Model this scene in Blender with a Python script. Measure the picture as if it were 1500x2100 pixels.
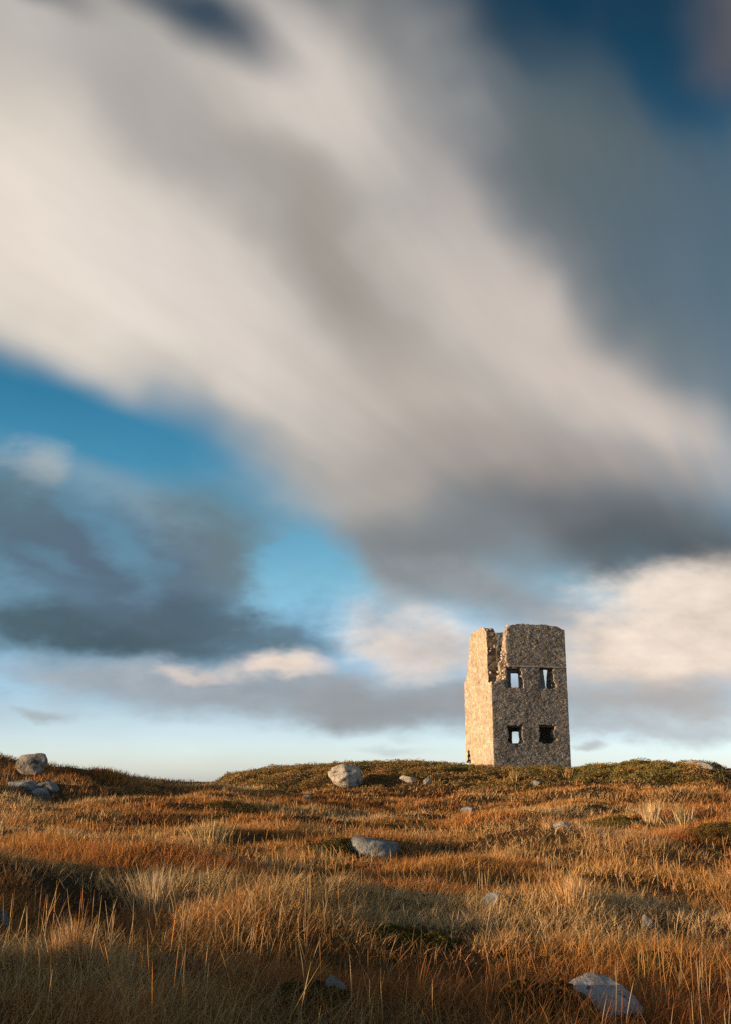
import bpy, bmesh, math, random
import numpy as np
from mathutils import Vector, noise as mnoise

random.seed(7)
rng = np.random.default_rng(11)
for o in list(bpy.data.objects):
    bpy.data.objects.remove(o)
scene = bpy.context.scene
COL = scene.collection
R = math.radians

# ------------------------------------------------------------------ camera
EYE = 1.5
TILT = math.atan(550 / 2100)
cam_data = bpy.data.cameras.new('camera')
cam = bpy.data.objects.new('camera', cam_data)
COL.objects.link(cam)
cam.location = (0, 0, EYE)
cam.rotation_euler = (math.pi / 2 + TILT, 0, 0)
cam_data.sensor_fit = 'VERTICAL'
cam_data.sensor_height = 36
cam_data.lens = 36
cam_data.clip_start = 0.05
cam_data.clip_end = 30000
scene.camera = cam

# ------------------------------------------------------------------ light
SUN_AZ = 199.8        # direction towards the sun, degrees counter-clockwise from +X
SUN_EL = 6.8
SKY_STRENGTH = 0.070
scene.render.engine = 'CYCLES'
scene.cycles.use_denoising = False
scene.cycles.max_bounces = 6
scene.view_settings.view_transform = 'Standard'
scene.view_settings.look = 'None'
EXPOSURE = 0.80
scene.view_settings.exposure = EXPOSURE
scene.view_settings.gamma = 1.0
scene.view_settings.use_curve_mapping = False

sun_dir = Vector((math.cos(R(SUN_AZ)) * math.cos(R(SUN_EL)), math.sin(R(SUN_AZ)) * math.cos(R(SUN_EL)), math.sin(R(SUN_EL))))
sd = bpy.data.lights.new('sun', 'SUN')
sd.energy = 5.0
sd.angle = R(0.55)
sd.color = (1.0, 0.66, 0.37)
sun = bpy.data.objects.new('sun', sd)
COL.objects.link(sun)
sun.location = (-40, -20, 30)
sun.rotation_euler = sun_dir.to_track_quat('Z', 'Y').to_euler()

# ------------------------------------------------------------------ sky: clear air plus wind-drawn cloud banks
def srgb(r, g, b):
    """radiance that comes out as this display colour at the chosen exposure"""
    k = 2.0 ** -EXPOSURE
    f = lambda c: (c / 255 / 12.92) if c / 255 <= 0.04045 else ((c / 255 + 0.055) / 1.055) ** 2.4
    return (f(r) * k, f(g) * k, f(b) * k)

def view_ray(x, y):
    v = 1050 - y
    return np.array([x - 750, 2100 * math.cos(TILT) - v * math.sin(TILT), 2100 * math.sin(TILT) + v * math.cos(TILT)])

AX_R = Vector((1, 0, 0)); AX_F = Vector((0, math.cos(TILT), math.sin(TILT))); AX_U = Vector((0, -math.sin(TILT), math.cos(TILT)))

def sky_pos(x, y):
    """a spot in the sky as a point of a stereographic sky chart (centre: due north, 15 degrees up)"""
    d = Vector(view_ray(x, y)).normalized()
    k = 1 + d.dot(AX_F)
    return d.dot(AX_R) / k, d.dot(AX_U) / k

def build_sky():
    w = bpy.data.worlds.new('World')
    scene.world = w
    w.use_nodes = True
    w.cycles.sampling_method = 'MANUAL'
    w.cycles.sample_map_resolution = 256
    nt = w.node_tree
    nt.nodes.clear()
    N, L = nt.nodes, nt.links
    def node(t, **kw):
        n = N.new(t)
        for k, v in kw.items():
            setattr(n, k, v)
        return n
    def val(sock, v):
        if isinstance(v, bpy.types.NodeSocket):
            L.new(v, sock)
        else:
            sock.default_value = v
    def math_(op, a, b=None, c=None, clamp=False):
        n = node('ShaderNodeMath', operation=op, use_clamp=clamp)
        val(n.inputs[0], a)
        if b is not None: val(n.inputs[1], b)
        if c is not None: val(n.inputs[2], c)
        return n.outputs[0]
    def vmath(op, a, b=None, scale=None):
        n = node('ShaderNodeVectorMath', operation=op)
        val(n.inputs[0], a)
        if b is not None: val(n.inputs[1], b)
        if scale is not None: val(n.inputs['Scale'], scale)
        return n.outputs['Value'] if op in ('DOT_PRODUCT', 'LENGTH') else n.outputs['Vector']
    def comb(x, y, z=0.0):
        n = node('ShaderNodeCombineXYZ')
        val(n.inputs[0], x); val(n.inputs[1], y); val(n.inputs[2], z)
        return n.outputs[0]
    def mix(a, b, fac):
        n = node('ShaderNodeMix', data_type='RGBA')
        val(n.inputs[0], fac)
        for s, v in ((n.inputs[6], a), (n.inputs[7], b)):
            if isinstance(v, bpy.types.NodeSocket): L.new(v, s)
            else: s.default_value = (*v, 1)
        return n.outputs[2]
    def sstep(v, a, b):
        n = node('ShaderNodeMapRange', interpolation_type='SMOOTHSTEP')
        val(n.inputs[0], v); n.inputs[1].default_value = a; n.inputs[2].default_value = b
        return n.outputs[0]
    def noise(vec, scale, detail=3, rough=0.5):
        n = node('ShaderNodeTexNoise')
        val(n.inputs['Vector'], vec)
        n.inputs['Scale'].default_value = scale; n.inputs['Detail'].default_value = detail; n.inputs['Roughness'].default_value = rough
        return n
    d = vmath('NORMALIZE', node('ShaderNodeTexCoord').outputs['Generated'])
    den = math_('MAXIMUM', math_('ADD', vmath('DOT_PRODUCT', d, tuple(AX_F)), 1.0), 0.05)
    p = vmath('DIVIDE', comb(vmath('DOT_PRODUCT', d, tuple(AX_R)), vmath('DOT_PRODUCT', d, tuple(AX_U))), comb(den, den, 1.0))
    sep = node('ShaderNodeSeparateXYZ'); L.new(d, sep.inputs[0]); dz = sep.outputs[2]

    # clear sky: Nishita air
    sky = node('ShaderNodeTexSky', sky_type='NISHITA', sun_disc=False, sun_elevation=R(SUN_EL), sun_rotation=R(90 - SUN_AZ), air_density=1.0, dust_density=0.6, ozone_density=3.0)
    sky_s = vmath('SCALE', sky.outputs[0], scale=SKY_STRENGTH)
    # the deep polarised blue overhead and the pale moist air low over the sea
    air = node('ShaderNodeValToRGB'); air.color_ramp.interpolation = 'LINEAR'
    stops = [(0.0, (3.5, 4.1, 7.0)), (0.06, (2.55, 2.48, 3.4)), (0.184, (1.95, 2.25, 2.1)), (0.27, (1.05, 1.9, 1.82)), (0.366, (.48, 1.48, 1.52)), (0.50, (.19, .82, .86)), (0.635, (.13, .47, .50))]
    while len(air.color_ramp.elements) < len(stops): air.color_ramp.elements.new(0.5)
    for e_, (pp, c) in zip(air.color_ramp.elements, stops):
        e_.position = pp; e_.color = (c[0] / 7, c[1] / 7, c[2] / 7, 1)
    L.new(dz, air.inputs[0])
    clear = vmath('SCALE', vmath('MULTIPLY', sky_s, air.outputs[0]), scale=7.0)

    # wind: everything is drawn out along lines that meet low behind the tower
    vx, vy = sky_pos(1800, 1620)
    rel = vmath('SUBTRACT', p, (vx, vy, 0))
    rad = vmath('NORMALIZE', rel)
    rho = vmath('LENGTH', rel)
    st_co = vmath('ADD', vmath('SCALE', rad, scale=1.0), comb(0.0, 0.0, math_('MULTIPLY', rho, 0.55)))
    st1 = noise(st_co, 3.2, 3, 0.45)
    st2 = noise(st_co, 11.0, 2, 0.45)
    soft = noise(vmath('MULTIPLY', p, (1, 1, 1)), 7.0, 3, 0.5)
    st3 = noise(vmath('ADD', vmath('SCALE', rad, scale=1.0), comb(0.0, 0.0, math_('MULTIPLY', rho, 0.9))), 46.0, 4, 0.6)
    stv = math_('ADD', math_('MULTIPLY', math_('SUBTRACT', st1.outputs[0], 0.5), 0.17), math_('MULTIPLY', math_('SUBTRACT', st2.outputs[0], 0.5), 0.045))
    warpA = vmath('ADD', p, vmath('SCALE', rad, scale=math_('MULTIPLY', stv, sstep(rho, 0.06, 0.40))))
    sv = vmath('SUBTRACT', soft.outputs['Color'], (0.5, 0.5, 0.5))
    warpA = vmath('ADD', warpA, vmath('MULTIPLY', sv, (0.10, 0.10, 0)))
    lowc = vmath('MULTIPLY', p, (1.0, 1.9, 1.0))
    b1 = noise(lowc, 9.0, 5, 0.55)
    b2 = noise(lowc, 26.0, 4, 0.55)
    warpB = vmath('ADD', p, vmath('MULTIPLY', vmath('SUBTRACT', b1.outputs['Color'], (0.5, 0.5, 0.5)), (0.085, 0.048, 0)))
    warpB = vmath('ADD', warpB, vmath('MULTIPLY', vmath('SUBTRACT', b2.outputs['Color'], (0.5, 0.5, 0.5)), (0.030, 0.014, 0)))
    warpB = vmath('ADD', warpB, vmath('SCALE', rad, scale=math_('MULTIPLY', stv, math_('MULTIPLY', sstep(rho, 0.1, 0.3), 0.2))))

    # the same broken, drawn-out cover over the rest of the sky
    cov = math_('MULTIPLY', sstep(st1.outputs[0], 0.36, 0.62), sstep(vmath('LENGTH', p), 0.26, 0.42))
    cov = math_('MULTIPLY', cov, sstep(dz, 0.02, 0.2))
    col = mix(clear, mix(srgb(110, 118, 128), srgb(190, 180, 172), sstep(st2.outputs[0], 0.4, 0.62)), math_('MULTIPLY', cov, 0.85))

    def bank(col, warp, fray, x, y, rx, ry, ang, c, op, k=1.15):
        px, py = sky_pos(x, y)
        x1, _ = sky_pos(x + 5, y); x0, _ = sky_pos(x - 5, y)
        s = (x1 - x0) / 10
        m = node('ShaderNodeMapping', vector_type='TEXTURE')
        L.new(warp, m.inputs['Vector'])
        m.inputs['Location'].default_value = (px, py, 0)
        m.inputs['Rotation'].default_value = (0, 0, -R(ang))
        m.inputs['Scale'].default_value = (rx * s, ry * s, 1)
        g = node('ShaderNodeTexGradient', gradient_type='SPHERICAL')
        L.new(m.outputs[0], g.inputs[0])
        ge = math_('MULTIPLY', g.outputs['Fac'], fray)
        a = math_('MULTIPLY', sstep(ge, 0.0, 1.0 / k), op)
        return mix(col, clear if c is None else srgb(*c), a)

    b3 = noise(lowc, 60.0, 4, 0.6)
    frayA = math_('ADD', 1.0, math_('MULTIPLY', math_('SUBTRACT', st2.outputs[0], 0.5), 0.5))
    frayB = math_('ADD', math_('ADD', 1.0, math_('MULTIPLY', math_('SUBTRACT', b2.outputs[0], 0.5), 1.1)), math_('MULTIPLY', math_('SUBTRACT', b3.outputs[0], 0.5), 0.6))
    for s in CLOUDS_HIGH: col = bank(col, warpA, frayA, *s)
    for s in CLOUDS_LOW: col = bank(col, warpB, frayB, *s)
    tone = math_('ADD', math_('MULTIPLY', math_('SUBTRACT', st2.outputs[0], 0.5), 0.24), math_('MULTIPLY', math_('SUBTRACT', st3.outputs[0], 0.5), 0.09))
    tone = math_('MULTIPLY', math_('ADD', tone, math_('MULTIPLY', math_('SUBTRACT', soft.outputs[0], 0.5), 0.22)), sstep(rho, 0.10, 0.34))
    puff = math_('ADD', math_('MULTIPLY', math_('SUBTRACT', b2.outputs[0], 0.5), 0.55), math_('MULTIPLY', math_('SUBTRACT', b3.outputs[0], 0.5), 0.35))
    tone = math_('ADD', tone, math_('MULTIPLY', puff, math_('MULTIPLY', sstep(dz, 0.24, 0.14), sstep(dz, 0.045, 0.09))))
    tone = math_('ADD', tone, 1.0)
    col = vmath('SCALE', col, scale=tone)
    bg = node('ShaderNodeBackground')
    L.new(col, bg.inputs[0]); bg.inputs[1].default_value = 1.0
    out = node('ShaderNodeOutputWorld')
    L.new(bg.outputs[0], out.inputs[0])

# each bank: where it hangs, its half-length and half-breadth, its slope, colour, cover, edge
CLOUDS_HIGH = [
    (1300, 520, 640, 800, 10, (88, 105, 115), 0.9),
    (1500, 680, 300, 460, 10, (104, 127, 141), 0.6),
    (560, 520, 1150, 760, 30, (180, 176, 170), 1.0, 2.0),
    (1010, 330, 460, 300, 55, (138, 138, 142), 0.8),
    (1190, 260, 420, 240, 54, (92, 104, 109), 0.85),
    (570, 120, 420, 260, 42, (206, 197, 189), 0.95),
    (100, 150, 420, 220, 32, (196, 190, 184), 0.85),
    (330, 300, 380, 170, 40, (174, 169, 166), 0.7),
    (60, 480, 760, 300, 22, (227, 216, 203), 1.0),
    (430, 640, 560, 170, 32, (219, 209, 200), 0.95),
    (690, 560, 540, 140, 52, (158, 152, 144), 0.85),
    (980, 520, 480, 150, 52, (186, 179, 174), 0.8),
    (1180, 740, 620, 170, 34, (208, 196, 187), 1.0),
    (900, 860, 460, 200, 20, (190, 179, 170), 0.75),
    (1080, 960, 760, 150, 6, (164, 155, 150), 0.85),
    (1250, 1090, 800, 170, 4, (108, 112, 116), 0.95),
    (1450, 1140, 480, 120, 0, (84, 93, 100), 0.85),
    (850, 1110, 420, 140, 14, (124, 128, 132), 0.8),
    (300, -75, 330, 130, 20, None, 0.9, 1.0),
    (10, -35, 240, 90, 25, None, 0.95, 1.1),
    (1040, -20, 300, 170, 55, None, 0.9),
    (1330, 90, 480, 220, 52, None, 0.92),
    (1180, 330, 520, 260, 58, (94, 106, 111), 0.75),
    (1430, 480, 420, 420, 40, (82, 104, 120), 0.7),
    (1500, 40, 300, 190, 45, (98, 93, 97), 0.95),
    (110, 810, 640, 180, 20, None, 1.0, 1.6),
    (400, 1010, 260, 120, 40, None, 0.7),
]
CLOUDS_LOW = [
    (85, 945, 90, 90, 20, (164, 177, 184), 0.9),
    (60, 1070, 460, 170, 20, (92, 115, 127), 0.95),
    (280, 1190, 600, 220, 12, (92, 112, 132), 0.9, 1.2),
    (470, 1110, 260, 170, 35, (106, 123, 129), 0.8),
    (150, 1285, 760, 90, 2, (74, 94, 103), 0.95),
    (680, 1270, 200, 80, -12, (94, 117, 127), 0.85),
    (645, 1170, 250, 150, 42, None, 1.0, 1.5),
    (560, 1240, 120, 60, 30, None, 0.7),
    (265, 1150, 150, 50, 45, None, 0.28),
    (85, 1140, 110, 40, 25, None, 0.22),
    (215, 1075, 150, 45, 40, None, 0.28),
    (400, 1260, 260, 60, 8, (84, 102, 116), 0.6),
    (1330, 1330, 560, 130, -2, (206, 194, 184), 0.9),
    (1400, 1305, 430, 165, -4, (233, 216, 200), 1.0, 1.35),
    (830, 1310, 250, 120, 14, (224, 211, 201), 0.95, 1.05),
    (1020, 1215, 330, 90, 12, (150, 154, 158), 0.85),
    (1430, 1245, 330, 150, 0, (236, 220, 205), 0.7),
    (1400, 1220, 230, 110, 0, (238, 222, 207), 0.85),
    (1330, 1435, 560, 85, -2, (176, 168, 163), 0.85),
    (1300, 1495, 480, 40, -2, (178, 182, 186), 0.7),
    (540, 1405, 680, 90, 4, (158, 165, 172), 0.9, 1.3),
    (830, 1440, 520, 80, 3, (150, 154, 158), 0.9),
    (200, 1375, 300, 55, 4, (166, 175, 182), 0.75),
    (555, 1348, 120, 46, 6, (228, 212, 199), 1.0),
    (410, 1362, 120, 30, 3, (214, 203, 196), 0.9),
    (880, 1345, 220, 60, 6, (208, 197, 189), 0.75),
    (115, 1462, 120, 22, 0, (166, 173, 177), 0.7),
    (1195, 1535, 60, 18, 0, (176, 176, 180), 0.7),
    (830, 1535, 130, 20, 0, (184, 194, 201), 0.5),
]
build_sky()

# ------------------------------------------------------------------ numeric helpers
def smooth(a, b, x):
    t = np.clip((x - a) / (b - a), 0, 1)
    return t * t * (3 - 2 * t)

_perm = np.random.default_rng(3).permutation(512)
_perm = np.concatenate([_perm, _perm])
_ga = np.random.default_rng(5).uniform(0, 2 * np.pi, 1024)
def gnoise(x, y, seed=0):
    x = np.asarray(x, float) + seed * 17.31; y = np.asarray(y, float) - seed * 9.77
    xi = np.floor(x).astype(int); yi = np.floor(y).astype(int)
    xf = x - xi; yf = y - yi
    u = xf ** 3 * (xf * (xf * 6 - 15) + 10); v = yf ** 3 * (yf * (yf * 6 - 15) + 10)
    def g(ix, iy, dx, dy):
        a = _ga[_perm[(_perm[ix & 511] + iy) & 511]]
        return np.cos(a) * dx + np.sin(a) * dy
    n00 = g(xi, yi, xf, yf); n10 = g(xi + 1, yi, xf - 1, yf); n01 = g(xi, yi + 1, xf, yf - 1); n11 = g(xi + 1, yi + 1, xf - 1, yf - 1)
    return ((n00 * (1 - u) + n10 * u) * (1 - v) + (n01 * (1 - u) + n11 * u) * v) * 1.4
def fbm(x, y, seed=0, o=3):
    s = 0; a = 1.0; f = 1.0; t = 0
    for i in range(o):
        s = s + a * gnoise(np.asarray(x) * f, np.asarray(y) * f, seed + i); t += a; a *= .5; f *= 2.03
    return s / t

# ------------------------------------------------------------------ lie of the land
TOWER_O = np.array([8.526, 70.0, 2.40])
def H(x, y):
    x = np.asarray(x, float); y = np.asarray(y, float)
    z = np.interp(y, [-30, 0, 20, 30, 40, 50, 56, 62], [0, 0, 0, .05, .2, .48, .7, .95])
    z = z - 0.068 * np.clip(x, -7, 7) * (1 - smooth(13, 26, y))
    # shallow hollow towards the near right
    z = z - 0.22 * np.exp(-((x - 3.0) / 2.6) ** 2 - ((y - 10.5) / 2.2) ** 2)
    # hollows added to the land so that dark bands of shade lie there
    for (hx, hy, rx, ry, dp) in ((1.4, 44, 4.5, 2.2, .45), (.9, 24, 2.0, 1.6, .35), (-3.6, 19.5, 2.2, 1.2, .20), (2.9, 16.8, 2.5, 1.4, .36), (4.4, 31, 3.5, 1.9, .36), (.3, 9.6, 1.5, .9, .25), (-6.5, 30, 3.0, 1.6, .35), (-2.6, 37, 3, 1.5, .3), (9, 38, 3, 1.6, .3)):
        z = z - dp * np.exp(-((x - hx) / rx) ** 2 - ((y - hy) / ry) ** 2)
    # hummocks
    amp = smooth(4, 12, y) * (1 - 0.55 * smooth(52, 62, y)) * (1 - .75 * np.exp(-((x + 8) / 3.2) ** 2 - ((y - 14.5) / 3.5) ** 2))
    z = z + amp * (0.40 * fbm(x / 9, y / 6.5, 1, 2) + 0.36 * gnoise(x / 2.9, y / 2.3, 8) + 0.09 * gnoise(x / 1.2, y / 1.0, 9))
    # brown bank on the right below the tower mound
    z = z + 0.55 * smooth(4, 11, x) * np.exp(-((y - 49) / 5.0) ** 2)
    # mound that carries the tower
    xs = [-40, -10.6, -9.7, -8.7, -5.9, -1.6, 1.2, 3.4, 6.2, 8.0, 13.0, 15, 16.7, 18.6, 21.1, 22.2, 22.9, 30, 60]
    hs = [0.0, 0.5, 1.05, 1.68, 2.08, 2.36, 2.45, 2.46, 2.28, 2.12, 2.12, 2.28, 2.42, 2.38, 2.38, 2.22, 1.9, 1.9, 1.2]
    crest = np.interp(x * 67 / np.clip(y, 55, 80), xs, hs)
    m = smooth(54.5, 67, y + 1.6 * gnoise(x / 6, y / 30, 4) + 0.10 * (x - 5))
    bump = 0.26 * gnoise(x / 1.9, y / 1.6, 21) + 0.13 * gnoise(x / .8, y / .7, 22)
    near_tower = np.exp(-((x - 10.5) / 5) ** 2 - ((y - 73) / 6) ** 2)
    z = z * (1 - m) + crest * m + bump * smooth(46, 58, y) * (1 - .75 * near_tower)
    # ridge on the left
    r = np.interp(x, [-60, -30, -16, -13.4, -11.7, -10.6, -8.9, -7.6, -6.8, -3, 1], [2.4, 2.3, 1.82, 1.58, 1.27, 1.10, 1.0, .92, .86, .35, 0])
    g = np.where(y < 46, np.exp(-((y - 46) / 8.5) ** 2), np.exp(-((y - 46) / 5.0) ** 2))
    z = z + r * g
    # hillock beside the camera that shades the foreground
    ux, uy = math.cos(R(SUN_AZ)), math.sin(R(SUN_AZ))
    al = (x + 10.5) * ux + (y - 1.0) * uy            # along the light
    ac = -(x + 10.5) * uy + (y - 1.0) * ux           # across it, falls with y
    hk = (1.13 + .22 * gnoise(x / 1.7, y / 1.7, 14) + .10 * gnoise(x / .6, y / .6, 15)) * np.exp(-(al / 3.2) ** 2) * (1 - smooth(HILL_A, HILL_A + 2.2, -ac)) * (1 - smooth(12, 18, ac))
    z = z + hk
    # land falls away to the sea-level plain behind
    f = smooth(80, 150, y)
    z = z * (1 - f) - 14 * f
    far = smooth(60, 160, np.abs(x))
    z = z * (1 - far) - 14 * far
    return z
HILL_A = 3.2

def on_ground(px, py):
    """first place where the line of sight through a spot of the photograph meets the land"""
    d = view_ray(px, py); d = d / d[1]
    Y = np.arange(5.5, 82, 0.03)
    g = EYE + d[2] * Y - H(d[0] * Y, Y)
    i = np.where(g < 0)[0]
    Yh = Y[i[0]] if len(i) else 68.0
    return np.array([d[0] * Yh, Yh, float(H(d[0] * Yh, Yh))])

# ------------------------------------------------------------------ object helpers
def link(name, me, mat=None, parent=None):
    o = bpy.data.objects.new(name, me)
    COL.objects.link(o)
    if mat is not None and me is not None:
        me.materials.append(mat)
    if parent is not None:
        o.parent = parent
    return o
def tag(o, label=None, cat=None, group=None, kind=None):
    if label: o['label'] = label
    if cat: o['category'] = cat
    if group: o['group'] = group
    if kind: o['kind'] = kind
    return o
def mesh_np(name, verts, loops, starts, colors=None, smooth_shade=False):
    me = bpy.data.meshes.new(name)
    verts = np.asarray(verts, np.float32)
    me.vertices.add(len(verts)); me.vertices.foreach_set('co', verts.ravel())
    me.loops.add(len(loops)); me.loops.foreach_set('vertex_index', np.asarray(loops, np.int32))
    me.polygons.add(len(starts)); me.polygons.foreach_set('loop_start', np.asarray(starts, np.int32))
    if colors is not None:
        a = me.color_attributes.new('tint', 'FLOAT_COLOR', 'POINT')
        c = np.ones((len(verts), 4), np.float32); c[:, :3] = colors
        a.data.foreach_set('color', c.ravel())
    me.update(calc_edges=True)
    if smooth_shade:
        me.polygons.foreach_set('use_smooth', np.ones(len(starts), bool))
    return me

# ------------------------------------------------------------------ materials
def new_mat(name):
    m = bpy.data.materials.new(name); m.use_nodes = True
    nt = m.node_tree; nt.nodes.clear()
    return m, nt.nodes, nt.links
def ramp(N, stops):
    r = N.new('ShaderNodeValToRGB')
    while len(r.color_ramp.elements) < len(stops): r.color_ramp.elements.new(0.5)
    for e_, (p, c) in zip(r.color_ramp.elements, stops):
        e_.position = p; e_.color = (*c, 1)
    return r

def mat_tint_leaf(name, trans=0.3):
    m, N, L = new_mat(name)
    at = N.new('ShaderNodeAttribute'); at.attribute_name = 'tint'
    d = N.new('ShaderNodeBsdfDiffuse'); t = N.new('ShaderNodeBsdfTranslucent')
    L.new(at.outputs['Color'], d.inputs[0]); L.new(at.outputs['Color'], t.inputs[0])
    mx = N.new('ShaderNodeMixShader'); mx.inputs[0].default_value = trans
    L.new(d.outputs[0], mx.inputs[1]); L.new(t.outputs[0], mx.inputs[2])
    o = N.new('ShaderNodeOutputMaterial'); L.new(mx.outputs[0], o.inputs[0])
    return m

def mat_ground():
    m, N, L = new_mat('peat_and_thatch')
    tc = N.new('ShaderNodeTexCoord')
    n1 = N.new('ShaderNodeTexNoise'); n1.inputs['Scale'].default_value = 0.35; n1.inputs['Detail'].default_value = 6
    n2 = N.new('ShaderNodeTexNoise'); n2.inputs['Scale'].default_value = 9; n2.inputs['Detail'].default_value = 8
    L.new(tc.outputs['Object'], n1.inputs['Vector']); L.new(tc.outputs['Object'], n2.inputs['Vector'])
    r1 = ramp(N, [(0.35, (.035, .024, .013)), (0.55, (.075, .045, .020)), (0.7, (.055, .050, .020))])
    L.new(n1.outputs[0], r1.inputs[0])
    r2 = ramp(N, [(0.3, (.45, .45, .45)), (0.7, (1.5, 1.4, 1.3))])
    L.new(n2.outputs[0], r2.inputs[0])
    mx = N.new('ShaderNodeMix'); mx.data_type = 'RGBA'; mx.blend_type = 'MULTIPLY'; mx.inputs[0].default_value = 1
    L.new(r1.outputs[0], mx.inputs[6]); L.new(r2.outputs[0], mx.inputs[7])
    b = N.new('ShaderNodeBsdfPrincipled'); b.inputs['Roughness'].default_value = 0.95; b.inputs['Specular IOR Level'].default_value = 0.1
    L.new(mx.outputs[2], b.inputs['Base Color'])
    bp = N.new('ShaderNodeBump'); bp.inputs['Strength'].default_value = 0.8; bp.inputs['Distance'].default_value = 0.06
    L.new(n2.outputs[0], bp.inputs['Height']); L.new(bp.outputs[0], b.inputs['Normal'])
    o = N.new('ShaderNodeOutputMaterial'); L.new(b.outputs[0], o.inputs[0])
    return m

def mat_stone(name, stops, scale, bump, dist, tint=False, lichen=None, rough=0.92, stain=0.0):
    """weathered stone: mottled colour, fine grain, optional lichen"""
    m, N, L = new_mat(name)
    tc = N.new('ShaderNodeTexCoord'); geo = N.new('ShaderNodeNewGeometry')
    n1 = N.new('ShaderNodeTexNoise'); n1.inputs['Scale'].default_value = scale; n1.inputs['Detail'].default_value = 8; n1.inputs['Roughness'].default_value = 0.65
    n2 = N.new('ShaderNodeTexNoise'); n2.inputs['Scale'].default_value = scale * 7; n2.inputs['Detail'].default_value = 6; n2.inputs['Roughness'].default_value = 0.7
    vo = N.new('ShaderNodeTexVoronoi'); vo.inputs['Scale'].default_value = scale * 4
    for n in (n1, n2, vo): L.new(geo.outputs['Position'], n.inputs['Vector'])
    r1 = ramp(N, stops); L.new(n1.outputs[0], r1.inputs[0])
    r2 = ramp(N, [(0.28, (.68, .68, .68)), (0.5, (1, 1, 1)), (0.75, (1.25, 1.23, 1.2))]); L.new(n2.outputs[0], r2.inputs[0])
    mx = N.new('ShaderNodeMix'); mx.data_type = 'RGBA'; mx.blend_type = 'MULTIPLY'; mx.inputs[0].default_value = 0.85
    L.new(r1.outputs[0], mx.inputs[6]); L.new(r2.outputs[0], mx.inputs[7])
    col = mx.outputs[2]
    if stain:
        ns = N.new('ShaderNodeTexNoise'); ns.inputs['Scale'].default_value = stain; ns.inputs['Detail'].default_value = 5; ns.inputs['Roughness'].default_value = 0.6
        mp = N.new('ShaderNodeMapping'); mp.inputs['Scale'].default_value = (1, 1, .45)
        L.new(geo.outputs['Position'], mp.inputs['Vector']); L.new(mp.outputs[0], ns.inputs['Vector'])
        rs = ramp(N, [(0.32, (.62, .60, .60)), (0.52, (1, .99, .97)), (0.7, (1.18, 1.12, 1.02))]); L.new(ns.outputs[0], rs.inputs[0])
        ms = N.new('ShaderNodeMix'); ms.data_type = 'RGBA'; ms.blend_type = 'MULTIPLY'; ms.inputs[0].default_value = 1
        L.new(col, ms.inputs[6]); L.new(rs.outputs[0], ms.inputs[7]); col = ms.outputs[2]
    if tint:
        at = N.new('ShaderNodeAttribute'); at.attribute_name = 'tint'
        m2 = N.new('ShaderNodeMix'); m2.data_type = 'RGBA'; m2.blend_type = 'MULTIPLY'; m2.inputs[0].default_value = 1
        L.new(col, m2.inputs[6]); L.new(at.outputs['Color'], m2.inputs[7]); col = m2.outputs[2]
    if lichen:
        nl = N.new('ShaderNodeTexNoise'); nl.inputs['Scale'].default_value = lichen[1]; nl.inputs['Detail'].default_value = 7; nl.inputs['Roughness'].default_value = 0.7
        L.new(geo.outputs['Position'], nl.inputs['Vector'])
        rl = ramp(N, [(lichen[2], (0, 0, 0)), (lichen[2] + 0.05, (1, 1, 1))]); L.new(nl.outputs[0], rl.inputs[0])
        m3 = N.new('ShaderNodeMix'); m3.data_type = 'RGBA'
        L.new(rl.outputs[0], m3.inputs[0]); L.new(col, m3.inputs[6]); m3.inputs[7].default_value = (*lichen[0], 1); col = m3.outputs[2]
    b = N.new('ShaderNodeBsdfPrincipled'); b.inputs['Roughness'].default_value = rough; b.inputs['Specular IOR Level'].default_value = 0.25
    L.new(col, b.inputs['Base Color'])
    ad = N.new('ShaderNodeMath'); ad.operation = 'MULTIPLY_ADD'; ad.inputs[1].default_value = 0.5
    L.new(vo.outputs['Distance'], ad.inputs[0]); L.new(n2.outputs[0], ad.inputs[2])
    ad2 = N.new('ShaderNodeMath'); ad2.operation = 'ADD'; L.new(ad.outputs[0], ad2.inputs[0]); L.new(n1.outputs[0], ad2.inputs[1])
    bp = N.new('ShaderNodeBump'); bp.inputs['Strength'].default_value = bump; bp.inputs['Distance'].default_value = dist
    L.new(ad2.outputs[0], bp.inputs['Height']); L.new(bp.outputs[0], b.inputs['Normal'])
    o = N.new('ShaderNodeOutputMaterial'); L.new(b.outputs[0], o.inputs[0])
    return m

M_GROUND = mat_ground()
M_GRASS = mat_tint_leaf('dry_grass', 0.22)
M_HEATHER = mat_tint_leaf('heather_leaf', 0.15)
M_MORTAR = mat_stone('lime_mortar', [(0.3, (.20, .175, .15)), (0.55, (.31, .275, .235)), (0.75, (.42, .37, .31))], 2.2, 0.9, 0.05)
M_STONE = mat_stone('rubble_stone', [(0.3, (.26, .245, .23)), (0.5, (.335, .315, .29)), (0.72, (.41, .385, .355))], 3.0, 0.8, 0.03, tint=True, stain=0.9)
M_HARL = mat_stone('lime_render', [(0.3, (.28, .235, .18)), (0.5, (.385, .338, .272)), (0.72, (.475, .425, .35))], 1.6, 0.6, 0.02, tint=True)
M_CORE = mat_stone('rubble_core', [(0.3, (.28, .22, .155)), (0.5, (.40, .33, .25)), (0.72, (.50, .43, .34))], 4.0, 1.0, 0.08)
M_DARKCORE = mat_stone('shaded_core', [(0.3, (.10, .075, .055)), (0.5, (.18, .14, .105)), (0.72, (.30, .24, .19))], 5.0, 1.0, 0.08)  # core stone darkened in colour for the shaded end of the side wall
M_TIMBER = mat_stone('old_lintel', [(0.3, (.06, .045, .03)), (0.6, (.12, .09, .06)), (0.8, (.18, .14, .1))], 6, 0.5, 0.02)
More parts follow.
